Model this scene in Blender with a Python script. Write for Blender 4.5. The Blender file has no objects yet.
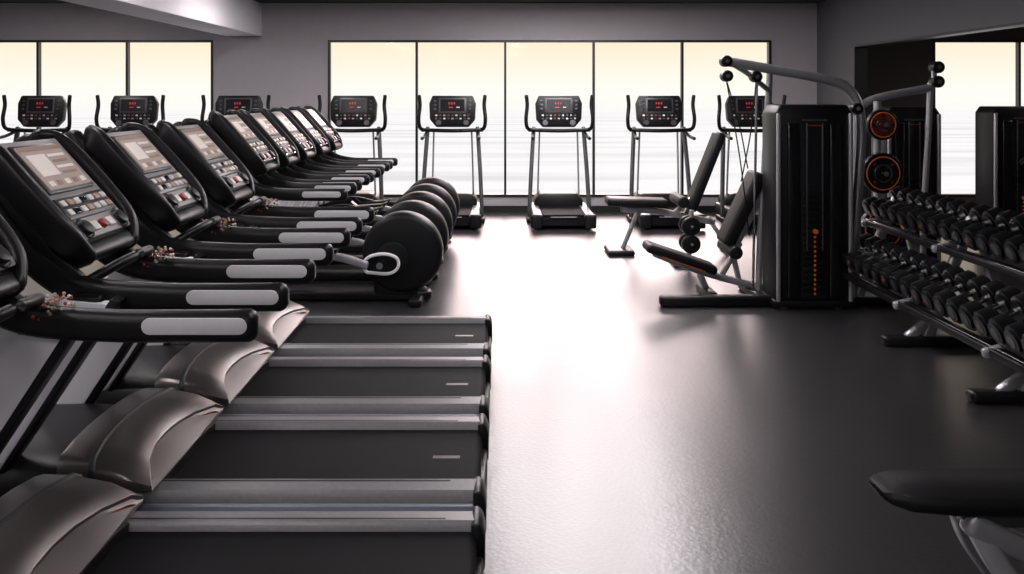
import bpy, bmesh, math
from mathutils import Vector, Matrix
S=bpy.context.scene
COL=S.collection
S.view_settings.view_transform='Standard'

# ---------------------------------------------------------------- materials
def mat(name,c,rough=.5,metal=0,noise=0,bump=0,scale=40,emis=None,es=0,spec=.5,coat=0,ior=1.5):
    m=bpy.data.materials.new(name); m.use_nodes=True
    nt=m.node_tree; b=nt.nodes['Principled BSDF']
    b.inputs['Base Color'].default_value=(*c,1); b.inputs['Roughness'].default_value=rough
    b.inputs['Metallic'].default_value=metal; b.inputs['Specular IOR Level'].default_value=spec
    b.inputs['IOR'].default_value=ior
    if coat: b.inputs['Coat Weight'].default_value=coat; b.inputs['Coat Roughness'].default_value=.15
    if emis: b.inputs['Emission Color'].default_value=(*emis,1); b.inputs['Emission Strength'].default_value=es
    tc=nt.nodes.new('ShaderNodeTexCoord'); n=nt.nodes.new('ShaderNodeTexNoise')
    n.inputs['Scale'].default_value=scale; n.inputs['Detail'].default_value=4
    nt.links.new(tc.outputs['Object'],n.inputs['Vector'])
    if noise:
        mx=nt.nodes.new('ShaderNodeMix'); mx.data_type='RGBA'
        mx.inputs[6].default_value=(*[v*(1-noise) for v in c],1); mx.inputs[7].default_value=(*[min(1,v*(1+noise)) for v in c],1)
        nt.links.new(n.outputs['Fac'],mx.inputs[0]); nt.links.new(mx.outputs[2],b.inputs['Base Color'])
    if bump:
        bp=nt.nodes.new('ShaderNodeBump'); bp.inputs['Strength'].default_value=bump; bp.inputs['Distance'].default_value=.01
        nt.links.new(n.outputs['Fac'],bp.inputs['Height']); nt.links.new(bp.outputs['Normal'],b.inputs['Normal'])
    return m
M={}
M['wall']=mat('wall_paint_grey',(.46,.435,.455),.8,noise=.06,bump=.05,scale=8)
M['wallR']=mat('wall_paint_dark',(.10,.097,.105),.7,noise=.06,bump=.05,scale=8)
M['wallA']=mat('mirror_room_brown',(.10,.078,.072),.7,noise=.1,scale=6)  # dark brown of the made-up room that replaces the mirror reflection
M['beam']=mat('beam_paint',(.92,.88,.93),.7,noise=.03,scale=6)
M['ceil']=mat('ceiling_black',(.02,.02,.02),.9,noise=.1)
M['frame']=mat('window_frame_black',(.012,.012,.013),.4,noise=.1)
M['black']=mat('black_plastic',(.006,.006,.007),.38,noise=.25,bump=.05,scale=300,spec=.28)
M['gloss']=mat('gloss_black',(.006,.006,.007),.15,noise=.1)
M['belt']=mat('running_belt',(.006,.006,.007),.65,noise=.3,bump=.25,scale=500,spec=.07)
M['rail']=mat('foot_rail_grey',(.19,.185,.195),.38,metal=.3,noise=.15,scale=60,bump=.08)
M['skirt']=mat('skirt_bluegrey',(.25,.27,.33),.35,metal=.2,noise=.1)
M['silver']=mat('silver_paint',(.42,.42,.44),.33,metal=.6,noise=.08,scale=20)
M['upr']=mat('upright_silver',(.90,.90,.94),.4,metal=.0,noise=.03,scale=12)
M['chrome']=mat('chrome',(.62,.62,.64),.18,metal=1,noise=.05)
M['bronze']=mat('bronze_cover',(.16,.143,.137),.30,metal=.8,noise=.10,scale=14)
M['pad']=mat('grip_pad_grey',(.62,.62,.64),.5,noise=.05,scale=80)
M['face']=mat('console_face',(.29,.27,.27),.5,metal=.1,noise=.12,scale=30,spec=.3)
M['screen']=mat('console_screen',(.22,.17,.155),.35,noise=.3,scale=8,emis=(.60,.48,.43),es=.32,spec=.3)
M['scrl']=mat('screen_light',(.45,.40,.37),.4,noise=.1,emis=(.9,.8,.75),es=.35)
M['scrm']=mat('screen_brown',(.18,.12,.10),.4,noise=.2,emis=(.4,.25,.2),es=.25)
M['screend']=mat('screen_dark',(.01,.01,.012),.25,noise=.1,spec=.3)
M['tan']=mat('button_tan',(.45,.30,.22),.4,noise=.1)
M['white']=mat('button_white',(.7,.68,.66),.4,noise=.05)
M['red']=mat('red_plastic',(.30,.03,.03),.4,noise=.2)
M['led']=mat('led_red',(.3,.01,.01),.4,noise=.05,emis=(1,.06,.05),es=.25)
M['orange']=mat('orange_trim',(.40,.085,.02),.4,noise=.1,emis=(1,.2,.05),es=.07)
M['accent']=mat('accent_copper',(.30,.085,.035),.4,noise=.1)
M['redface']=mat('plate_red_face',(.14,.022,.010),.4,noise=.6,scale=30)
M['pu']=mat('bench_vinyl',(.008,.008,.009),.42,noise=.2,bump=.12,scale=120,spec=.22)
M['rubber']=mat('rubber_black',(.006,.006,.007),.34,noise=.3,bump=.08,scale=200,spec=.3)
M['rim']=mat('rim_grey',(.08,.08,.085),.35,metal=.6,noise=.1)
M['fill']=mat('fill_emitter',(.9,.9,.9),.5,noise=.02,emis=(1,.93,.95),es=27)  # glow of the added ceiling fill panels

# floor
def floor_mat():
    m=bpy.data.materials.new('rubber_floor'); m.use_nodes=True; nt=m.node_tree; b=nt.nodes['Principled BSDF']
    tc=nt.nodes.new('ShaderNodeTexCoord')
    n=nt.nodes.new('ShaderNodeTexNoise'); n.inputs['Scale'].default_value=90; n.inputs['Detail'].default_value=5
    v=nt.nodes.new('ShaderNodeTexVoronoi'); v.inputs['Scale'].default_value=55
    nt.links.new(tc.outputs['Object'],n.inputs['Vector']); nt.links.new(tc.outputs['Object'],v.inputs['Vector'])
    r=nt.nodes.new('ShaderNodeValToRGB'); r.color_ramp.elements[0].position=.3; r.color_ramp.elements[1].position=.75
    r.color_ramp.elements[0].color=(.010,.0095,.011,1); r.color_ramp.elements[1].color=(.030,.027,.030,1)
    nt.links.new(n.outputs['Fac'],r.inputs['Fac']); nt.links.new(r.outputs['Color'],b.inputs['Base Color'])
    n2=nt.nodes.new('ShaderNodeTexNoise'); n2.inputs['Scale'].default_value=.8; nt.links.new(tc.outputs['Object'],n2.inputs['Vector'])
    mr=nt.nodes.new('ShaderNodeMapRange'); mr.inputs['To Min'].default_value=.29; mr.inputs['To Max'].default_value=.35
    nt.links.new(n2.outputs['Fac'],mr.inputs['Value']); nt.links.new(mr.outputs['Result'],b.inputs['Roughness'])
    bp=nt.nodes.new('ShaderNodeBump'); bp.inputs['Strength'].default_value=.12; bp.inputs['Distance'].default_value=.004
    nt.links.new(v.outputs['Distance'],bp.inputs['Height']); nt.links.new(bp.outputs['Normal'],b.inputs['Normal'])
    b.inputs['IOR'].default_value=1.85
    return m
M['floor']=floor_mat()
def glass_mat():
    m=bpy.data.materials.new('window_glass'); m.use_nodes=True; nt=m.node_tree; nt.nodes.clear()
    o=nt.nodes.new('ShaderNodeOutputMaterial'); t=nt.nodes.new('ShaderNodeBsdfTransparent'); g=nt.nodes.new('ShaderNodeBsdfGlossy')
    g.inputs['Roughness'].default_value=.05; x=nt.nodes.new('ShaderNodeMixShader'); x.inputs[0].default_value=.006
    nt.links.new(t.outputs[0],x.inputs[1]); nt.links.new(g.outputs[0],x.inputs[2]); nt.links.new(x.outputs[0],o.inputs[0]); return m
M['glass']=glass_mat()

# ---------------------------------------------------------------- helpers
def root(name,loc=(0,0,0)):
    e=bpy.data.objects.new(name,None); e.empty_display_size=.2; e.location=loc; COL.objects.link(e); return e
def finish(bm,name,m,par,Mx=None,smooth=True,ang=.7):
    if Mx is not None: bmesh.ops.transform(bm,matrix=Mx,verts=bm.verts)
    bmesh.ops.recalc_face_normals(bm,faces=bm.faces)
    me=bpy.data.meshes.new(name); bm.to_mesh(me); bm.free()
    if smooth:
        for p in me.polygons: p.use_smooth=True
        me.set_sharp_from_angle(angle=ang)
    me.materials.append(m if not isinstance(m,str) else M[m])
    o=bpy.data.objects.new(name,me); COL.objects.link(o)
    if par: o.parent=par
    return o
def box(name,c,s,m,par=None,bev=0,Mx=None,seg=3,ry=0,rx=0,rz=0):
    bm=bmesh.new(); bmesh.ops.create_cube(bm,size=1)
    bmesh.ops.scale(bm,vec=s,verts=bm.verts)
    if bev: bmesh.ops.bevel(bm,geom=bm.edges[:],offset=min(bev,min(s)*.49),segments=seg,affect='EDGES',profile=.5)
    T=Matrix.Translation(c)@Matrix.Rotation(rz,4,'Z')@Matrix.Rotation(ry,4,'Y')@Matrix.Rotation(rx,4,'X')
    bmesh.ops.transform(bm,matrix=T,verts=bm.verts)
    return finish(bm,name,m,par,Mx,smooth=bev>0)
def cyl(name,p1,p2,r,m,par=None,r2=None,seg=24,bev=0,Mx=None):
    p1=Vector(p1);p2=Vector(p2); d=p2-p1; bm=bmesh.new()
    bmesh.ops.create_cone(bm,cap_ends=True,segments=seg,radius1=r,radius2=r if r2 is None else r2,depth=d.length)
    if bev:
        es=[e for e in bm.edges if any(len(f.verts)>4 for f in e.link_faces)]
        bmesh.ops.bevel(bm,geom=es,offset=bev,segments=3,affect='EDGES',profile=.5)
    T=Matrix.Translation((p1+p2)/2)@d.to_track_quat('Z','Y').to_matrix().to_4x4()
    bmesh.ops.transform(bm,matrix=T,verts=bm.verts)
    return finish(bm,name,m,par,Mx)
def prism(name,prof,y0,y1,m,par=None,bev=0,Mx=None):
    bm=bmesh.new(); vs=[bm.verts.new((p[0],y0,p[1])) for p in prof]; f=bm.faces.new(vs)
    r=bmesh.ops.extrude_face_region(bm,geom=[f]); vv=[g for g in r['geom'] if isinstance(g,bmesh.types.BMVert)]
    bmesh.ops.translate(bm,vec=(0,y1-y0,0),verts=vv)
    if bev:
        bm.normal_update()
        es=[e for e in bm.edges if len(e.link_faces)==2 and e.calc_face_angle(0)>.5]
        bmesh.ops.bevel(bm,geom=es,offset=bev,segments=2,affect='EDGES',profile=.5)
    return finish(bm,name,m,par,Mx)
def cr(pts,res):
    P=[Vector(p) for p in pts]; 
    if len(P)<3: return P
    out=[]; Q=[P[0]*2-P[1]]+P+[P[-1]*2-P[-2]]
    for i in range(1,len(Q)-2):
        a,b,c,d=Q[i-1],Q[i],Q[i+1],Q[i+2]
        for k in range(res):
            t=k/res; out.append(.5*((2*b)+(c-a)*t+(2*a-5*b+4*c-d)*t*t+(3*b-a-3*c+d)*t**3))
    out.append(P[-1]); return out
def rr(w,h,r,n=3):
    o=[]
    for cx,cy,a0 in ((w/2-r,h/2-r,0),(-w/2+r,h/2-r,90),(-w/2+r,-h/2+r,180),(w/2-r,-h/2+r,270)):
        for k in range(n+1):
            a=math.radians(a0+90*k/n); o.append((cx+r*math.cos(a),cy+r*math.sin(a)))
    return o
def circ(r,n=12): return [(r*math.cos(2*math.pi*k/n),r*math.sin(2*math.pi*k/n)) for k in range(n)]
def sweep(name,pts,sec,m,par=None,res=6,side=(0,1,0),taper=True,Mx=None):
    P=cr(pts,res); bm=bmesh.new(); rings=[]; sd=Vector(side)
    n=len(P)
    def ring(p,t,sc):
        s=(sd-t*sd.dot(t)); 
        if s.length<.05: s=t.orthogonal()
        s.normalize(); u=t.cross(s).normalized()
        return [bm.verts.new(p+s*a*sc+u*b*sc) for a,b in sec]
    ext=max(max(abs(a),abs(b)) for a,b in sec)*.5
    for i in range(n):
        t=(P[min(i+1,n-1)]-P[max(i-1,0)]).normalized()
        if i==0 and taper: rings.append(ring(P[0]-t*ext,t,.55)); rings.append(ring(P[0]-t*ext*.6,t,.85))
        rings.append(ring(P[i],t,1))
        if i==n-1 and taper: rings.append(ring(P[i]+t*ext*.6,t,.85)); rings.append(ring(P[i]+t*ext,t,.55))
    k=len(sec)
    for a,b in zip(rings,rings[1:]):
        for j in range(k): bm.faces.new((a[j],a[(j+1)%k],b[(j+1)%k],b[j]))
    bm.faces.new(rings[0]); bm.faces.new(rings[-1][::-1])
    return finish(bm,name,m,par,Mx,ang=1.0)
def tube(name,pts,r,m,par=None,res=6,side=(0,1,0),Mx=None): return sweep(name,pts,circ(r),m,par,res,side,False,Mx)
def loft(name,secs,m,par=None,ang=.9):
    bm=bmesh.new(); R=[[bm.verts.new(p) for p in s] for s in secs]; k=len(R[0])
    for a,b in zip(R,R[1:]):
        for j in range(k): bm.faces.new((a[j],a[(j+1)%k],b[(j+1)%k],b[j]))
    bm.faces.new(R[0]); bm.faces.new(R[-1][::-1])
    return finish(bm,name,m,par,ang=ang)
def torus(name,c,R,r,m,par=None,axis='Y',n=32,k=8):
    bm=bmesh.new(); rg=[]
    for i in range(n):
        a=2*math.pi*i/n; row=[]
        for j in range(k):
            b=2*math.pi*j/k; d=R+r*math.cos(b); e=r*math.sin(b)
            v=(d*math.cos(a),e,d*math.sin(a)) if axis=='Y' else ((e,d*math.cos(a),d*math.sin(a)) if axis=='X' else (d*math.cos(a),d*math.sin(a),e))
            row.append(bm.verts.new(Vector(v)+Vector(c)))
        rg.append(row)
    for i in range(n):
        for j in range(k): bm.faces.new((rg[i][j],rg[i][(j+1)%k],rg[(i+1)%n][(j+1)%k],rg[(i+1)%n][j]))
    return finish(bm,name,m,par,ang=3)
def clone(r,loc,skip=()):
    e=root(r.name.split('.')[0],loc)
    for c in r.children:
        if c.name.split('.')[0] in skip: continue
        o=bpy.data.objects.new(c.name,c.data); COL.objects.link(o); o.parent=e
    return e

# ---------------------------------------------------------------- room
H=2.77; YB=12.3; XL=-7.6; XR=4.21; YF=-3.0; XA=9.0
box('floor',((XL+XA)/2,(YF+YB)/2,-.05),(XA-XL+.4,YB-YF+.4,.1),'floor')
box('ceiling',((XL+XA)/2,(YF+YB)/2,H+.05),(XA-XL+.4,YB-YF+.4,.1),'ceil')
wb=root('wall_back',(0,YB,0))
ZS,ZT=.2,2.28
def bwall(x0,x1,z0,z1,m='wall',par=wb):
    return box('panel',((x0+x1)/2,.1,(z0+z1)/2),(x1-x0,.2,z1-z0),m,par)
bwall(XL,XR,0,ZS); bwall(XL,XR,ZT,H); bwall(-3.81,-2.285,ZS,ZT); bwall(3.6,XR,ZS,ZT); bwall(XL,-7.35,ZS,ZT)
bwall(XR+.01,5.75,0,H,'wallA'); bwall(5.75,XA,0,ZS,'wallA'); bwall(5.75,XA,ZT,H,'wallA')  # back wall of the made-up room that imitates the mirror reflection
def window(n,x0,x1,divs):
    r=root('window_%d'%n,(0,YB,0)); t=.030
    box('top',((x0+x1)/2,.03,ZT-t/2),(x1-x0,.08,t),'frame',r); box('sill',((x0+x1)/2,.03,ZS+t/2),(x1-x0,.1,t),'frame',r)
    for x in [x0+t/2]+divs+[x1-t/2]:
        box('mullion',(x,.03,(ZS+ZT)/2),(t,.08,ZT-ZS-2*t),'frame',r)
    box('pane',((x0+x1)/2,.05,(ZS+ZT)/2),(x1-x0-.02,.006,ZT-ZS-.02),'glass',r)
window(1,-7.35,-3.81,[-6.14,-4.955])
window(2,-2.285,3.6,[-1.108,.069,1.246,2.423])
window(3,5.75,XA,[6.9,8.05])  # third window is added, imitating the one reflected in the mirror
box('wall_left',(XL-.1,(YF+YB)/2,H/2),(.2,YB-YF,H),'wall')
box('wall_front',((XL+XA)/2,YF-.1,H/2),(XA-XL,.2,H),'wall')
wr=root('wall_right',(XR,0,0))
OY0,OY1,OT=4.2,10.98,2.14  # opening in place of the wall mirror; room behind is made up
box('near_part',(.06,(YF+OY0)/2,H/2),(.12,OY0-YF,H),'wallR',wr)
box('far_part',(.06,(OY1+YB)/2,H/2),(.12,YB-OY1,H),'wallR',wr)
box('header',(.06,(OY0+OY1)/2,(OT+H)/2),(.12,OY1-OY0,H-OT),'wallR',wr)
wa=root('mirror_room_wall',(XA,0,0))  # walls of the added room behind the mirror opening
box('side',(.1,(OY0+YB)/2,H/2),(.2,YB-OY0,H),'wallA',wa)
box('end',(-(XA-XR)/2+.06,OY0-.1,H/2),(XA-XR-.14,.2,H),'wallA',wa)
tr=root('trim_1',(XR,0,0))
box('head',(.06,(OY0+OY1)/2,OT-.012),(.15,OY1-OY0,.024),'frame',tr); box('jamb',(.06,OY1-.012,OT/2),(.15,.024,OT-.03),'frame',tr)
box('ceiling_beam',(-3.40,(YF+YB)/2,(2.33+H)/2),(.48,YB-YF,H-2.33),'beam',None,bev=.01)
box('baseboard_back',(-1.7,YB-.008,.04),(XR-XL-.1,.016,.08),'frame')
# added fill light: glowing ceiling panels out of view, not known fixtures
L=None
for i,(x,y) in enumerate([(.4,3.0),(.4,5.2),(.4,7.2),(1.2,7.2),(.1,8.8),(.8,8.8),(1.5,8.8),(.1,10.3),(.8,10.3),(1.5,10.3),
                          (-2.4,1.2),(-2.4,4.2),(-2.4,7),(-2.4,9.8),(-1.5,-.6),(-2.4,-1.8),(.4,-1.4),(-5.4,3),(-5.4,8),(-5.4,10.3),(6.5,8)]):
    if L is None:
        L=root('ceiling_fill_panel',(x,y,H)); box('fill_frame',(0,0,-.03),(.34,1.3,.06),'frame',L); box('fill_face',(0,0,-.064),(.26,1.22,.01),'fill',L)
    else: clone(L,(x,y,H))

# ---------------------------------------------------------------- row treadmill (runs along x, front at -x)
def hoodsec(x,h,w,z0=.06,e1=.45,e2=.42):
    pts=[]; n=18
    for k in range(n+1):
        a=math.pi*k/n; c=math.cos(a); s=math.sin(a)
        yy=w*(abs(c)**e1)*(1 if c>0 else -1); zz=z0+(h-z0)*(s**e2 if s>1e-6 else 0)
        pts.append((x,yy,zz))
    return pts
def console(T,Mx):
    # local frame: x down the slope, y across, z normal
    box('console_shell',(0,0,-.035),(.50,.50,.11),'black',T,bev=.05,Mx=Mx,seg=5)
    for s in (-1,1):
        sweep('side_fin',[(-.26,s*.20,-.03),(-.20,s*.255,.0),(0,s*.268,.005),(.18,s*.25,.0),(.27,s*.19,-.03)],rr(.05,.11,.022),'black',T,side=(0,1,0),Mx=Mx)
    box('console_face',(.0,0,.022),(.46,.44,.012),'face',T,bev=.005,Mx=Mx)
    box('screen_bezel',(-.09,0,.031),(.23,.35,.012),'rim',T,bev=.006,Mx=Mx)
    box('screen',(-.09,0,.0385),(.20,.32,.006),'screen',T,Mx=Mx)
    box('screen_header',(-.178,0,.0422),(.018,.31,.002),'scrm',T,Mx=Mx)
    box('screen_panel',(-.10,-.07,.0422),(.10,.13,.002),'scrl',T,Mx=Mx)
    for k in range(4): box('screen_row',(-.14+.028*k,.075,.0422),(.012,.13-.02*(k%2),.002),'scrm' if k%2 else 'scrl',T,Mx=Mx)
    for k in range(5): box('screen_icon',(-.015,-.12+.06*k,.0422),(.022,.035,.002),'scrm' if k%2 else 'scrl',T,Mx=Mx)
    box('keypad',(.095,0,.030),(.10,.38,.012),'rim',T,bev=.005,Mx=Mx)
    for i in range(7):
        for j in range(2):
            box('key',(.075+.04*j,-.162+.054*i,.039),(.026,.036,.01),['white','tan','white','gloss','white','tan','white'][(i+2*j)%7],T,bev=.004,Mx=Mx)
    for s in (-1,1):
        cyl('dial',(.19,s*.15,.02),(.19,s*.15,.05),.033,'black',T,bev=.006,Mx=Mx)
        cyl('dial_ring',(.19,s*.15,.02),(.19,s*.15,.036),.042,'chrome',T,Mx=Mx)
    cyl('stop_button',(.19,0,.02),(.19,0,.045),.020,'red',T,bev=.006,Mx=Mx)
    for s in (-1,1): box('switch',(.19,s*.065,.032),(.04,.05,.014),'white',T,bev=.005,Mx=Mx)
    box('tray',(.265,0,-.01),(.07,.40,.05),'black',T,bev=.02,Mx=Mx)
def beads(T,c):
    bm=bmesh.new(); import random; rd=random.Random(3)
    for i in range(90):
        a=i*.62; r=.034+.018*math.sin(i*1.3)
        p=Vector(c)+Vector((r*1.5*math.cos(a)-.02,r*.8*math.sin(a),rd.uniform(-.06,.01)))
        bmesh.ops.create_icosphere(bm,subdivisions=1,radius=.0065,matrix=Matrix.Translation(p))
    o=finish(bm,'safety_cord',M['red'],T); o.data.materials.append(M['white']); o.data.materials.append(M['tan'])
    for k,p in enumerate(o.data.polygons): p.material_index=[0,2,1,2][(k//20)%4]
def treadmill():
    T=root('treadmill',(0,3.47,0)); W=.37
    prism('base_frame',[(-2.1,.05),(-.12,.05),(-.12,.17),(-2.1,.17)],-W+.03,W-.03,'black',T,bev=.01)
    pr=[(-1.3,.17),(-1.3,.20)]+[(-.10+.03*math.sin(a),.17+.03*math.cos(a)) for a in (0,.4,.8,1.2,1.6)]+[(-.10,.14),(-1.3,.14)]
    prism('belt',pr,-.262,.262,'belt',T)
    for s in (-1,1):
        ys=[-W,-.355,-.280,-.268,-.268,-W]; zs=[.190,.222,.228,.215,.12,.12]
        secs=[[(x,(yy if s<0 else -yy),z) for yy,z in zip(ys,zs)] for x in (-1.35,-.080)]
        loft('foot_rail',secs,'rail',T)
        box('rail_groove',(-.72,s*.292,.2265),(1.1,.008,.003),'black',T)
        box('side_skirt',(-.70,s*(W+.004),.125),(1.26,.022,.115),'skirt',T,bev=.006)
        prism('end_cap',[(-.090,.04),(-.090,.226),(-.070,.230),(-.055,.215),(-.046,.18),(-.046,.09),(-.065,.04)],s*.250,s*.388,'black',T,bev=.01)
        cyl('foot',(-.3,s*.3,0),(-.3,s*.3,.06),.03,'rubber',T); cyl('foot',(-1.9,s*.3,0),(-1.9,s*.3,.06),.03,'rubber',T)
    cyl('roller',(-.105,-.25,.15),(-.105,.25,.15),.035,'rubber',T)
    box('end_crossbar',(-.07,0,.09),(.04,.52,.08),'black',T,bev=.012)
    box('deck_mark',(-.20,-.02,.2005),(.10,.028,.002),'rim',T)
    loft('motor_hood',[hoodsec(-2.25,.15,.30),hoodsec(-2.2,.22,.34),hoodsec(-2.05,.28,.355),hoodsec(-1.85,.315,.365),hoodsec(-1.65,.32,.37),hoodsec(-1.45,.31,.37),hoodsec(-1.25,.265,.365),hoodsec(-1.15,.235,.355)],'black',T)
    def sad(x,h,w,ov=.0,t=.06,up=0):
        prof=[(w,h-t),(w*1.0,h-t*.55),(w*.97,h-.016),(w*.90,h),(w*.6,h+.010),(w*.3,h+.014),(0,h+.015)]
        prof=prof+[(-a,b) for a,b in prof[-2::-1]]
        return [(x+ov*(abs(a)/w)**2.2,a,b+up) for a,b in prof]
    loft('hood_cover',[sad(-1.50,.318,.370,.02,.06),sad(-1.497,.336,.384,.02,.06),sad(-1.47,.342,.390,.02,.065),sad(-1.40,.336,.398,.04,.075),sad(-1.32,.315,.402,.07,.07),sad(-1.275,.288,.402,.09,.05),sad(-1.255,.272,.400,.10,.035),sad(-1.255,.262,.392,.10,.03)],'bronze',T,ang=.6)
    loft('cover_ridge',[sad(-1.405,.336,.400,.038,.06),sad(-1.400,.342,.404,.04,.06),sad(-1.392,.340,.404,.042,.06),sad(-1.388,.332,.400,.044,.06)],'rim',T,ang=.6)
    ed=sad(-1.240,.250,.375,.08,.03)
    tube('accent',[Vector(p) for p in ed[1:-1]],.003,'accent',T,res=2,side=(1,0,0))
    for s in (-1,1):
        y=s*.30
        prism('upright',[(-2.10,.12),(-1.80,.12),(-1.32,.84),(-1.56,.86)],y-.03,y+.03,'upr',T,bev=.012)
        prism('upright_edge',[(-1.80,.12),(-1.775,.12),(-1.29,.85),(-1.32,.86)],y-.034,y+.034,'black',T,bev=.006)
        P=[(-1.90,1.36),(-1.80,1.20),(-1.68,1.035),(-1.57,.925),(-1.44,.865),(-1.2,.845),(-.98,.843),(-.765,.845)]
        nm='handrail_near' if s<0 else 'handrail_far'
        sweep(nm,[(a,s*.235,b) for a,b in P],rr(.072,.100,.034,4),'black',T)
        for t in (-1,1):
            nm='grip_near' if s<0 else 'grip_far'
            o=[]
            for cx,a0 in ((-.79,-90),(-1.06,90)):
                for k in range(9):
                    a=math.radians(a0+180*k/8); o.append((cx+.025*math.cos(a),.85+.025*math.sin(a)))
            prism(nm,o,s*.235+t*.030,s*.235+t*.0385,'pad',T,bev=.002)
        box('bracket',(-1.42,s*.27,.84),(.12,.10,.05),'black',T,bev=.015)
        prism('console_arm',[(-1.95,1.25),(-1.80,1.33),(-1.55,1.0),(-1.45,.92),(-1.60,.90)],s*.235-.02,s*.235+.02,'black',T,bev=.01)
    tube('crossbar',[(-1.44,-.235,.90),(-1.36,-.12,.95),(-1.36,.12,.95),(-1.44,.235,.90)],.018,'black',T)
    Mx=Matrix.Translation((-1.64,0,1.19))@Matrix.Rotation(math.radians(48),4,'Y')
    console(T,Mx)
    beads(T,(-1.36,.235,.925))
    return T
T=treadmill()
for y in (4.34,5.21): clone(T,(0,y,0))
A=clone(T,(0,2.60,0),skip=('handrail_near','grip_near'))
sweep('handrail_short',[(-1.90,-.235,1.36),(-1.80,-.235,1.20),(-1.68,-.235,1.035),(-1.57,-.235,.925),(-1.44,-.235,.87),(-1.34,-.235,.855)],rr(.075,.085,.03),'black',A)

# ---------------------------------------------------------------- elliptical trainers
def elliptical():
    E=root('elliptical_trainer',(0,7.0,0))
    sweep('skid',[(-2.35,0,.05),(-1.5,0,.045),(-.55,0,.045)],rr(.14,.07,.02),'black',E)
    box('rear_foot',(-.62,0,.03),(.10,.52,.06),'black',E,bev=.02); box('front_foot',(-2.3,0,.03),(.10,.55,.06),'black',E,bev=.02)
    cyl('flywheel_housing',(-.73,-.10,.37),(-.73,.10,.37),.30,'black',E,seg=64,bev=.045)
    box('housing_stand',(-.78,0,.12),(.34,.15,.16),'black',E,bev=.03)
    for s in (-1,1):
        cyl('crank_disc',(-.80,s*.10,.34),(-.80,s*.125,.34),.115,'black',E,seg=40,bev=.006)
        a=2.6 if s<0 else 2.6+math.pi
        cx,cz=-.80+.10*math.cos(a),.34-.09*math.sin(a)
        lp=[(cx-.10,s*.15,cz-.055),(cx+.06,s*.15,cz-.065),(cx+.13,s*.15,cz-.02),(cx+.12,s*.15,cz+.05),(cx+.03,s*.15,cz+.08),(cx-.08,s*.15,cz+.06),(cx-.13,s*.15,cz+.0),(cx-.10,s*.15,cz-.055)]
        sweep('crank_loop',lp,rr(.035,.022,.008),'upr',E,taper=False)
        cyl('crank_pin',(cx,s*.10,cz),(cx,s*.20,cz),.025,'chrome',E)
        sweep('pedal_arm',[(cx-.10,s*.17,cz),(-1.25,s*.17,.36),(-1.6,s*.17,.30 if s<0 else .42),(-1.95,s*.17,.33)],rr(.045,.06,.015),'silver' if s<0 else 'black',E)
        prism('pedal',[(-1.55,.36),(-1.2,.39),(-1.18,.43),(-1.24,.41),(-1.5,.39),(-1.56,.44)],s*.17-.07,s*.17+.07,'black',E,bev=.008)
        sweep('swing_arm',[(-1.95,s*.20,.33),(-2.02,s*.21,.6),(-2.0,s*.21,.9),(-1.95,s*.20,1.05)],circ(.02),'silver',E)
        sweep('handrail',[(-2.15,s*.225,1.34),(-2.02,s*.225,1.12),(-1.85,s*.225,.90),(-1.65,s*.225,.83),(-1.4,s*.225,.82),(-1.14,s*.225,.82)],rr(.072,.09,.03),'black',E)
        for t in (-1,1):
            o=[]
            for cx2,a0 in ((-1.18,-90),(-1.42,90)):
                for k in range(9):
                    a=math.radians(a0+180*k/8); o.append((cx2+.022*math.cos(a),.825+.022*math.sin(a)))
            prism('grip',o,s*.225+t*.030,s*.225+t*.0385,'pad',E,bev=.002)
        prism('side_brace',[(-2.2,.1),(-2.08,.1),(-1.72,.80),(-1.84,.82)],s*.225-.025,s*.225+.025,'upr',E,bev=.01)
    sweep('mast',[(-2.25,0,.06),(-2.2,0,.6),(-2.05,0,1.1)],rr(.1,.08,.03),'black',E)
    console(E,Matrix.Translation((-1.92,0,1.21))@Matrix.Rotation(math.radians(48),4,'Y'))
    prism('front_shroud',[(-2.45,.08),(-2.0,.08),(-1.98,.40),(-2.12,.55),(-2.3,.5)],-.12,.12,'black',E,bev=.03)
    return E
E=elliptical()
for y in (7.72,8.44,9.16,9.88): clone(E,(0,y,0))

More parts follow.
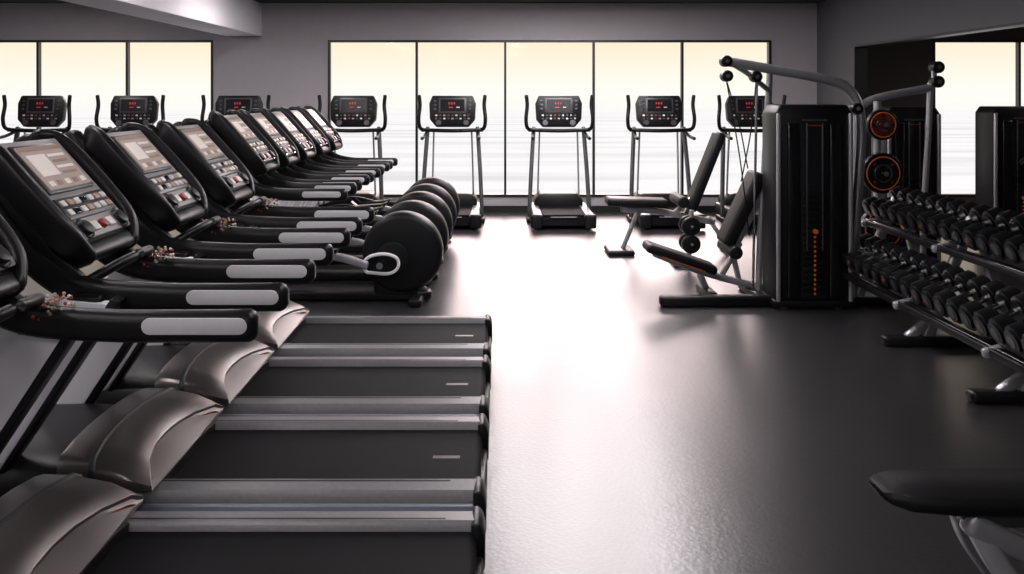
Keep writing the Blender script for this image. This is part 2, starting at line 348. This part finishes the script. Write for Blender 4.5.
# ---------------------------------------------------------------- treadmills along the window (deck toward camera)
def wtread():
    T=root('upright_treadmill',(0,10.6,0))
    box('base',(0,.65,.10),(.70,1.2,.12),'black',T,bev=.02)
    box('belt',(0,.62,.165),(.48,1.2,.02),'belt',T,bev=.008)
    for s in (-1,1):
        box('foot_rail',(s*.30,.62,.165),(.10,1.22,.03),'rail',T,bev=.008)
        box('end_cap',(s*.31,.02,.10),(.13,.08,.16),'black',T,bev=.02)
        cyl('foot',(s*.28,.1,0),(s*.28,.1,.05),.03,'rubber',T); cyl('foot',(s*.28,1.15,0),(s*.28,1.15,.05),.03,'rubber',T)
        sweep('outer_post',[(s*.37,.78,.06),(s*.345,.86,.6),(s*.31,.95,1.14)],rr(.050,.06,.015),'rim',T,side=(1,0,0))
        sweep('inner_post',[(s*.26,1.02,.12),(s*.25,1.0,.6),(s*.235,.97,1.12)],rr(.022,.04,.01),'silver',T,side=(1,0,0))
        sweep('grip',[(s*.24,.92,1.115),(s*.34,.86,1.12),(s*.395,.80,1.15),(s*.41,.78,1.26),(s*.395,.80,1.42),(s*.405,.80,1.54)],circ(.023),'black',T,side=(0,1,0))
        sweep('handrail',[(s*.30,.95,1.12),(s*.33,.7,1.05),(s*.34,.45,1.03)],circ(.02),'black',T,side=(1,0,0))
        box('leg_foot',(s*.37,.78,.03),(.07,.4,.06),'black',T,bev=.02)
    tube('crossbar',[(-.38,.84,1.12),(0,.80,1.11),(.38,.84,1.12)],.024,'black',T,side=(0,0,1))
    prism('hood',[(-.30,.06),(.30,.06),(.30,.26),(.22,.33),(-.22,.33),(-.30,.26)],.88,1.3,'black',T,bev=.03)
    box('white_line',(0,.015,.15),(.3,.004,.006),'pad',T)
    Mx=Matrix.Translation((0,.93,1.34))@Matrix.Rotation(math.radians(-8),4,'X')
    prism('console',[(-.20,-.19),(.20,-.19),(.28,-.10),(.29,.10),(.25,.2),(-.25,.2),(-.29,.10),(-.28,-.10)],-.05,.05,'black',T,bev=.015,Mx=Mx)
    box('display',(0,-.052,.075),(.30,.01,.15),'screend',T,Mx=Mx)
    box('display_frame',(0,-.050,.075),(.34,.008,.19),'rim',T,Mx=Mx,bev=.003)
    for i in range(3): box('digit',(-.04+.032*i,-.059,.10),(.016,.004,.028),'led',T,Mx=Mx)
    box('digit_bar',(-.02,-.059,.05),(.05,.004,.012),'led',T,Mx=Mx); box('digit_bar',(.07,-.059,.05),(.04,.004,.010),'white',T,Mx=Mx)
    for i in range(9):
        for j in range(2): box('key',(-.20+.05*i,-.054,-.05-.04*j),(.026,.008,.018),['white','rim','tan','red','rim','white','rim','tan','rim'][(i+3*j)%9],T,bev=.003,Mx=Mx)
    for s in (-1,1):
        cyl('cup',(s*.17,-.06,-.14),(s*.17,-.045,-.14),.035,'rim',T,Mx=Mx)
        for k in range(3): box('side_key',(s*.215,-.054,.13-.05*k),(.03,.008,.025),'rim',T,bev=.003,Mx=Mx)
    return T
WT=wtread(); WT.location=(.73,10.6,0)
for x in (-5.70,-4.55,-3.25,-1.82,-.59,1.98,3.10): clone(WT,(x,10.6,0))

# ---------------------------------------------------------------- weight stack towers / cable machine
def tower(name,w=.56,d=.34,h=1.48):
    R=root(name); 
    prof=[(-w/2,.06),(w/2,.06),(w/2,h-.06),(w/2-.04,h),(-w/2+.04,h),(-w/2,h-.06)]
    prism('shroud',prof,-d/2,d/2,'black',R,bev=.015)
    for s in (-1,1):
        box('side_post',(s*(w/2-.020),-d/2-.012,h/2),(.03,.03,h-.12),'silver',R,bev=.01)
        box('flute',(s*w*.27,-d/2-.012,h/2-.02),(.09,.03,h-.22),'gloss',R,bev=.012)
        box('rod',(s*w*.10,-d/2-.014,h*.60),(.010,.02,h*.62),'rim',R,bev=.004)
        cyl('foot',(s*w*.35,-d*.3,0),(s*w*.35,-d*.3,.07),.035,'silver',R); cyl('foot',(s*w*.35,d*.3,0),(s*w*.35,d*.3,.07),.035,'silver',R)
    box('centre_panel',(0,-d/2-.004,h/2-.02),(w*.36,.02,h-.2),'screend',R,bev=.004)
    for i in range(16): box('stack_plate',(0,-d/2-.012,.16+.045*i),(w*.30,.016,.038),'gloss',R,bev=.004)
    for i in range(13): box('stack_label',(0,-d/2-.022,.12+.034*i),(.014,.003,.016),'orange',R)
    cyl('selector_pin',(0,-d/2-.05,.57),(0,-d/2-.01,.57),.016,'orange',R)
    box('label_mark',(0,-d/2-.018,h-.11),(.18,.004,.016),'rim',R)
    box('label_bar',(0,-d/2-.018,h-.15),(.10,.004,.010),'redface',R)
    box('foot_plate',(0,0,.045),(w+.03,d+.04,.05),'black',R,bev=.015)
    return R
CM=tower('cable_machine'); CM.location=(2.265,6.85,0)
def L2(x,z,y=0): return (x-2.255,y,z)
tube('arch',[L2(1.66,1.80),L2(2.0,1.74),L2(2.40,1.665),L2(2.56,1.60),L2(2.645,1.46),L2(2.66,1.2),L2(2.62,.6),L2(2.60,.03)],.036,'silver',CM)
tube('front_upright',[L2(2.03,1.73,.15),L2(2.02,1.2,.22),L2(1.98,.4,.24),L2(1.97,.03,.24)],.025,'silver',CM)
tube('guide_rod',[L2(1.92,1.74,.1),L2(1.90,.1,.14)],.010,'chrome',CM)
tube('arch_brace',[L2(1.70,1.79,.02),L2(1.85,1.70,.05),L2(2.02,1.58,.13)],.02,'silver',CM)
for x,z in ((1.66,1.80),(1.665,1.69),(1.88,1.685),(2.62,1.45)):
    cyl('pulley',L2(x,z,-.05),L2(x,z,.05),.042,'black',CM,bev=.01); cyl('pulley_hub',L2(x,z,-.056),L2(x,z,.056),.015,'chrome',CM)
for x1,z1,x2,z2 in ((1.66,1.66,1.85,1.0),(1.66,1.66,1.86,.5),(1.88,1.66,1.80,.9)):
    tube('cable',[L2(x1,z1,-.02),L2((x1+x2)/2,(z1+z2)/2,-.02),L2(x2,z2,.1)],.005,'black',CM)
sweep('floor_beam',[(-1.07,-.05,.04),(-.28,-.05,.04)],rr(.10,.08,.02),'black',CM)
sweep('rear_beam',[(.28,.05,.04),(.36,.3,.04),(.5,.55,.04)],rr(.10,.08,.02),'black',CM)

CT=tower('weight_tower',w=.46,h=1.45); CT.location=(3.52,8.05,0)
def L3(x,z,y=0): return (x-3.52,y,z)
tube('arch',[L3(2.98,.05,-.35),L3(2.96,1.38,-.35),L3(3.02,1.47,-.35),L3(3.18,1.535,-.35),L3(3.58,1.61,-.35)],.033,'silver',CT)
tube('post',[L3(3.58,1.65,-.35),L3(3.56,1.2,-.35),L3(3.52,.5,-.35),L3(3.52,.03,-.35)],.025,'silver',CT)
for z in (1.66,1.78): cyl('pulley',L3(3.63,z,-.40),L3(3.63,z,-.30),.05,'black',CT,bev=.01); cyl('pulley_hub',L3(3.63,z,-.41),L3(3.63,z,-.29),.02,'chrome',CT)
box('pulley_bracket',L3(3.61,1.71,-.35),(.04,.03,.2),'silver',CT,bev=.008)
AN=tower('weight_tower',w=.56,h=1.44); AN.location=(4.98,9.0,0)  # added tower, stands in for the machine reflected in the mirror
tube('cable_arm',[(.2,-.25,1.2),(.0,-.3,1.0),(-.1,-.3,.9)],.02,'chrome',AN)
cyl('arm_pulley',(.1,-.30,.95),(.1,-.2,.95),.10,'black',AN,bev=.02); torus('arm_ring',(.1,-.30,.95),.08,.008,'rim',AN)
def plates(PT,ox,oy):
    tube('plate_post',[(ox,oy+.06,.04),(ox,oy+.06,1.50)],.03,'silver',PT); box('plate_base',(ox,oy+.06,.025),(.4,.35,.05),'black',PT,bev=.015)
    for z,r in ((1.31,.125),(.92,.165),(.47,.18)):
        cyl('plate',(ox,oy-.06,z),(ox,oy,z),r,'rubber',PT,seg=48,bev=.012)
        cyl('plate_face',(ox,oy-.063,z),(ox,oy-.05,z),r*.78,'redface' if r<.13 else 'gloss',PT,seg=48)
        torus('plate_ring',(ox,oy-.062,z),r*.80,.0045,'orange',PT); torus('plate_inner',(ox,oy-.064,z),r*.42,.006,'rim',PT)
        for k in range(8):
            a=k*math.pi/4; R=r*.6; cyl('plate_slot',(ox+R*math.cos(a),oy-.068,z+R*math.sin(a)),(ox+R*math.cos(a),oy-.05,z+R*math.sin(a)),r*.08,'redface' if k%2 else 'gloss',PT,seg=12)
        cyl('peg',(ox,oy-.12,z),(ox,oy+.06,z),.02,'chrome',PT)
plates(CT,3.08-3.52,7.5-8.05)

# ---------------------------------------------------------------- dumbbell rack
DR=root('dumbbell_rack',(2.75,5.6,0))
tilt=math.radians(-22)
tiers=[(2.62,.37,3.95-5.6,6.95-5.6),(2.86,.72,3.95-5.6,6.95-5.6)]
for x,z,y0,y1 in tiers:
    for o,zz in ((-.10,-.06),(.10,.02)):
        box('tier_rail',(x-2.75+o,(y0+y1)/2,z+zz-.05),(.05,y1-y0,.03),'gloss',DR,bev=.008)
    box('tier_lip',(x-2.75-.15,(y0+y1)/2,z-.115),(.02,y1-y0,.04),'black',DR,bev=.006)
for y in (4.68-5.6,5.74-5.6,6.85-5.6):
    sweep('floor_foot',[(-.36,y,.03),(.45,y,.03)],rr(.09,.06,.015),'black',DR)
    sweep('strut',[(-.10,y,.05),(0.02,y,.40),(.18,y,.78)],rr(.05,.07,.015),'silver',DR)
    sweep('front_strut',[(-.22,y,.05),(-.02,y,.20),(.0,y,.27)],rr(.045,.06,.015),'silver',DR)
    sweep('back_strut',[(.40,y,.05),(.30,y,.45),(.20,y,.78)],rr(.05,.07,.015),'silver',DR)
    sweep('tier_arm',[(-.30,y,.245),(.05,y,.33)],rr(.04,.05,.012),'silver',DR)
    sweep('tier_arm_top',[(-.06,y,.595),(.28,y,.68)],rr(.04,.05,.012),'silver',DR)
def dumbbells():
    D=root('dumbbell_set',(2.75,5.6,0))
    parts={'heads':'rubber','caps':'rim','accents':'accent','handles':'chrome'}
    bms={k:bmesh.new() for k in parts}
    for (x,z,y0,y1) in tiers:
        n=20
        for i in range(n):
            y=y0+.08+(y1-y0-.16)*i/(n-1); r=.076-.010*i/(n-1)
            base=Matrix.Translation((x-2.75,y,z+.045))@Matrix.Rotation(tilt,4,'Y')@Matrix.Rotation(math.pi/2,4,'Y')
            for s in (-1,1):
                bm=bmesh.new(); bmesh.ops.create_cone(bm,cap_ends=True,segments=20,radius1=r,radius2=r,depth=.105)
                es=[e for e in bm.edges if any(len(f.verts)>4 for f in e.link_faces)]
                bmesh.ops.bevel(bm,geom=es,offset=.016,segments=2,affect='EDGES')
                bmesh.ops.transform(bm,matrix=base@Matrix.Translation((0,0,s*.105)),verts=bm.verts)
                me=bpy.data.meshes.new('tmp'); bm.to_mesh(me); bm.free(); bms['heads'].from_mesh(me); bpy.data.meshes.remove(me)
                bmesh.ops.create_cone(bms['caps'],cap_ends=True,segments=16,radius1=r*.45,radius2=r*.45,depth=.006,matrix=base@Matrix.Translation((0,0,s*.158)))
                if i%4==1: bmesh.ops.create_cone(bms['accents'],cap_ends=True,segments=12,radius1=r*.16,radius2=r*.16,depth=.004,matrix=base@Matrix.Translation((0,0,s*.162)))
            bmesh.ops.create_cone(bms['handles'],cap_ends=True,segments=12,radius1=.016,radius2=.016,depth=.13,matrix=base)
    for k,m in parts.items(): finish(bms[k],k,m,D)
dumbbells()

# ---------------------------------------------------------------- benches
B2=root('adjustable_bench',(1.6,7.18,0))
def q(x,z,y=0): return (x-1.6,y,z)
def padp(name,p1,p2,w,t,par,m='pu'):
    p1=Vector(p1);p2=Vector(p2); d=p2-p1; c=(p1+p2)/2; ang=math.atan2(-d.z,d.x)
    return box(name,c,(d.length,w,t),m,par,bev=.03,ry=ang,seg=4)
padp('seat_pad',q(1.12,.385),q(1.66,.20),.27,.07,B2)
sweep('main_beam',[q(1.2,.32),q(1.6,.17),q(2.05,.05)],rr(.07,.05,.012),'silver',B2)
box('accent',q(1.40,.262,-.137),(.35,.003,.005),'orange',B2,ry=math.atan2(.185,.54))
padp('back_pad',q(1.74,.40),q(2.0,.95),.27,.10,B2)
sweep('back_support',[q(1.82,.36),q(1.94,.60),q(2.06,.88)],rr(.05,.04,.01),'silver',B2)
sweep('strut',[q(1.70,.12),q(1.86,.40)],rr(.04,.04,.01),'silver',B2)
sweep('strut_2',[q(1.86,.08),q(1.80,.34)],rr(.04,.04,.01),'silver',B2)
box('foot',q(1.95,.03),(.09,.5,.06),'black',B2,bev=.02); box('foot_front',q(1.60,.03),(.09,.42,.06),'black',B2,bev=.02)
sweep('front_leg',[q(1.60,.04),q(1.55,.16)],rr(.05,.05,.01),'silver',B2)
cyl('roller_pad',q(1.78,.36,-.22),q(1.78,.36,.22),.05,'pu',B2,bev=.015)

B1=root('adjustable_bench',(1.5,9.1,0))
def q(x,z,y=0): return (x-1.5,y,z)
padp('seat_pad',q(1.04,.51),q(1.64,.49),.28,.08,B1)
padp('back_pad',q(1.86,.42),q(2.16,1.18),.28,.09,B1)
sweep('main_beam',[q(1.2,.43),q(1.6,.40),q(2.1,.30)],rr(.06,.06,.012),'silver',B1)
sweep('front_leg',[q(1.20,.03),q(1.27,.2),q(1.36,.42)],rr(.06,.04,.01),'silver',B1)
box('foot',q(1.17,.025),(.26,.40,.05),'black',B1,bev=.02)
sweep('rear_leg',[q(2.25,.03),q(2.05,.34)],rr(.06,.04,.01),'silver',B1)
sweep('back_strut',[q(1.72,.40),q(1.98,.62)],rr(.05,.04,.01),'silver',B1)
sweep('back_frame',[q(1.82,.38),q(2.0,.72),q(2.14,1.05)],rr(.05,.04,.01),'chrome',B1)
box('foot_rear',q(2.25,.025),(.09,.45,.05),'black',B1,bev=.02)
cyl('roller_pad',q(1.76,.52,-.25),q(1.76,.52,.25),.055,'pu',B1,bev=.015)
PS=root('plate_stand',(1.72,8.45,0))
box('base',(0,0,.02),(.3,.3,.04),'black',PS,bev=.015); tube('post',[(0,0,.03),(0.03,0,.5)],.022,'silver',PS)
for s,z in ((-1,.2),(1,.2),(-1,.36),(1,.36)):
    cyl('plate',(.01,s*.04,z),(.01,s*.09,z),.085,'rubber',PS,seg=32,bev=.01); cyl('peg',(.01,0,z),(.01,s*.11,z),.014,'chrome',PS)

B3=root('weight_bench',(1.7,2.73,0))
def q(x,z,y=0): return (x-1.7,y,z)
loft('pad',[[ (x-1.7+.03,yy*w,z-.018) for yy,z in ((-.9,zb),(-1,zb+.012),(-1,zt-.014),(-.88,zt),(.88,zt),(1,zt-.014),(1,zb+.012),(.9,zb))] for x,w,zb,zt in ((1.08,.055,.398,.418),(1.10,.075,.388,.424),(1.15,.10,.378,.426),(1.3,.115,.370,.426),(1.8,.12,.368,.426),(2.25,.115,.370,.426),(2.32,.09,.385,.42))],'pu',B3)
sweep('beam',[q(1.36,.325,-.03),q(2.1,.325,-.03)],rr(.07,.05,.012),'rim',B3)
sweep('brace',[q(1.36,.315,-.05),q(1.45,.27,-.06),q(1.62,.20,-.06),q(1.9,.14,-.05)],rr(.06,.07,.015),'silver',B3)
for y in (-.10,.10):
    sweep('leg',[q(1.38,.30,y*.5),q(1.43,.20,y*.8),q(1.56,.03,y*1.3)],rr(.05,.06,.012),'silver',B3)
sweep('leg_cross',[q(1.58,.03,-.26),q(1.58,.03,.26)],rr(.06,.05,.015),'black',B3,side=(0,0,1))
sweep('rear_leg',[q(2.12,.33),q(2.15,.03)],rr(.07,.05,.012),'silver',B3); box('rear_foot',q(2.15,.025),(.08,.5,.05),'black',B3,bev=.02)

# ---------------------------------------------------------------- world: hazy sunset sky over a pale sea
w=bpy.data.worlds.new('World'); S.world=w; w.use_nodes=True; nt=w.node_tree; bg=nt.nodes['Background']
lk=nt.links.new; N=nt.nodes.new
tc=N('ShaderNodeTexCoord'); sx=N('ShaderNodeSeparateXYZ'); lk(tc.outputs['Generated'],sx.inputs[0])
mr=N('ShaderNodeMapRange'); mr.inputs['From Min'].default_value=-.02; mr.inputs['From Max'].default_value=.10
lk(sx.outputs['Z'],mr.inputs['Value'])
cr_=N('ShaderNodeValToRGB'); e=cr_.color_ramp.elements
e[0].position=0; e[0].color=(.98,.955,.93,1); e[1].position=.66; e[1].color=(1.0,.84,.62,1)
x=e.new(.25); x.color=(1.0,.95,.86,1); x=e.new(1.0); x.color=(1.0,.86,.70,1)
lk(mr.outputs['Result'],cr_.inputs['Fac'])
ab=N('ShaderNodeMath'); ab.operation='ABSOLUTE'; lk(sx.outputs['Z'],ab.inputs[0])
mxx=N('ShaderNodeMath'); mxx.operation='MAXIMUM'; mxx.inputs[1].default_value=.004; lk(ab.outputs[0],mxx.inputs[0])
dx=N('ShaderNodeMath'); dx.operation='DIVIDE'; lk(sx.outputs['X'],dx.inputs[0]); lk(mxx.outputs[0],dx.inputs[1])
dy=N('ShaderNodeMath'); dy.operation='DIVIDE'; lk(sx.outputs['Y'],dy.inputs[0]); lk(mxx.outputs[0],dy.inputs[1])
cb=N('ShaderNodeCombineXYZ'); lk(dx.outputs[0],cb.inputs[0]); lk(dy.outputs[0],cb.inputs[1])
mp=N('ShaderNodeMapping'); mp.inputs['Scale'].default_value=(.10,.75,1); lk(cb.outputs[0],mp.inputs[0])
wn=N('ShaderNodeTexNoise'); wn.inputs['Scale'].default_value=1; wn.inputs['Detail'].default_value=5; lk(mp.outputs[0],wn.inputs['Vector'])
wr_=N('ShaderNodeValToRGB'); wr_.color_ramp.elements[0].position=.34; wr_.color_ramp.elements[0].color=(.78,.77,.78,1); wr_.color_ramp.elements[1].position=.55; wr_.color_ramp.elements[1].color=(.96,.945,.945,1)
lk(wn.outputs['Fac'],wr_.inputs['Fac'])
isea=N('ShaderNodeMapRange'); isea.inputs['From Min'].default_value=-.003; isea.inputs['From Max'].default_value=-.03; lk(sx.outputs['Z'],isea.inputs['Value'])
smx=N('ShaderNodeMix'); smx.data_type='RGBA'; lk(isea.outputs['Result'],smx.inputs[0]); lk(cr_.outputs['Color'],smx.inputs[6]); lk(wr_.outputs['Color'],smx.inputs[7])
dt=N('ShaderNodeVectorMath'); dt.operation='DOT_PRODUCT'; sd=Vector((.07,1,.37)).normalized(); dt.inputs[1].default_value=sd
lk(tc.outputs['Generated'],dt.inputs[0])
m2=N('ShaderNodeMapRange'); m2.interpolation_type='SMOOTHERSTEP'; m2.inputs['From Min'].default_value=.963; m2.inputs['From Max'].default_value=1; m2.inputs['To Max'].default_value=13
lk(dt.outputs['Value'],m2.inputs['Value'])
glow=N('ShaderNodeMix'); glow.data_type='RGBA'; glow.blend_type='ADD'; glow.inputs[0].default_value=1
sc=N('ShaderNodeVectorMath'); sc.operation='SCALE'; sc.inputs[0].default_value=(1,.80,.82); lk(m2.outputs['Result'],sc.inputs['Scale'])
lk(smx.outputs[2],glow.inputs[6]); lk(sc.outputs['Vector'],glow.inputs[7])
lk(glow.outputs[2],bg.inputs['Color']); bg.inputs['Strength'].default_value=1.05
for i,(x0,x1) in enumerate(((-7.35,-3.81),(-2.285,3.6),(5.75,XA))):
    l=bpy.data.lights.new('window_portal','AREA'); l.shape='RECTANGLE'; l.size=x1-x0; l.size_y=ZT-ZS; l.cycles.is_portal=True
    o=bpy.data.objects.new('window_portal',l); o.location=((x0+x1)/2,YB+.22,(ZS+ZT)/2); o.rotation_euler=(math.radians(-90),0,0); COL.objects.link(o)

# ---------------------------------------------------------------- camera
cam=bpy.data.cameras.new('camera'); co=bpy.data.objects.new('camera',cam); COL.objects.link(co)
co.location=(0,0,1.55); co.rotation_euler=(math.pi/2,0,0)
cam.sensor_width=36; cam.lens=926/1024*36; cam.shift_x=12/1024; cam.shift_y=-192/1024; cam.clip_end=5000
S.camera=co
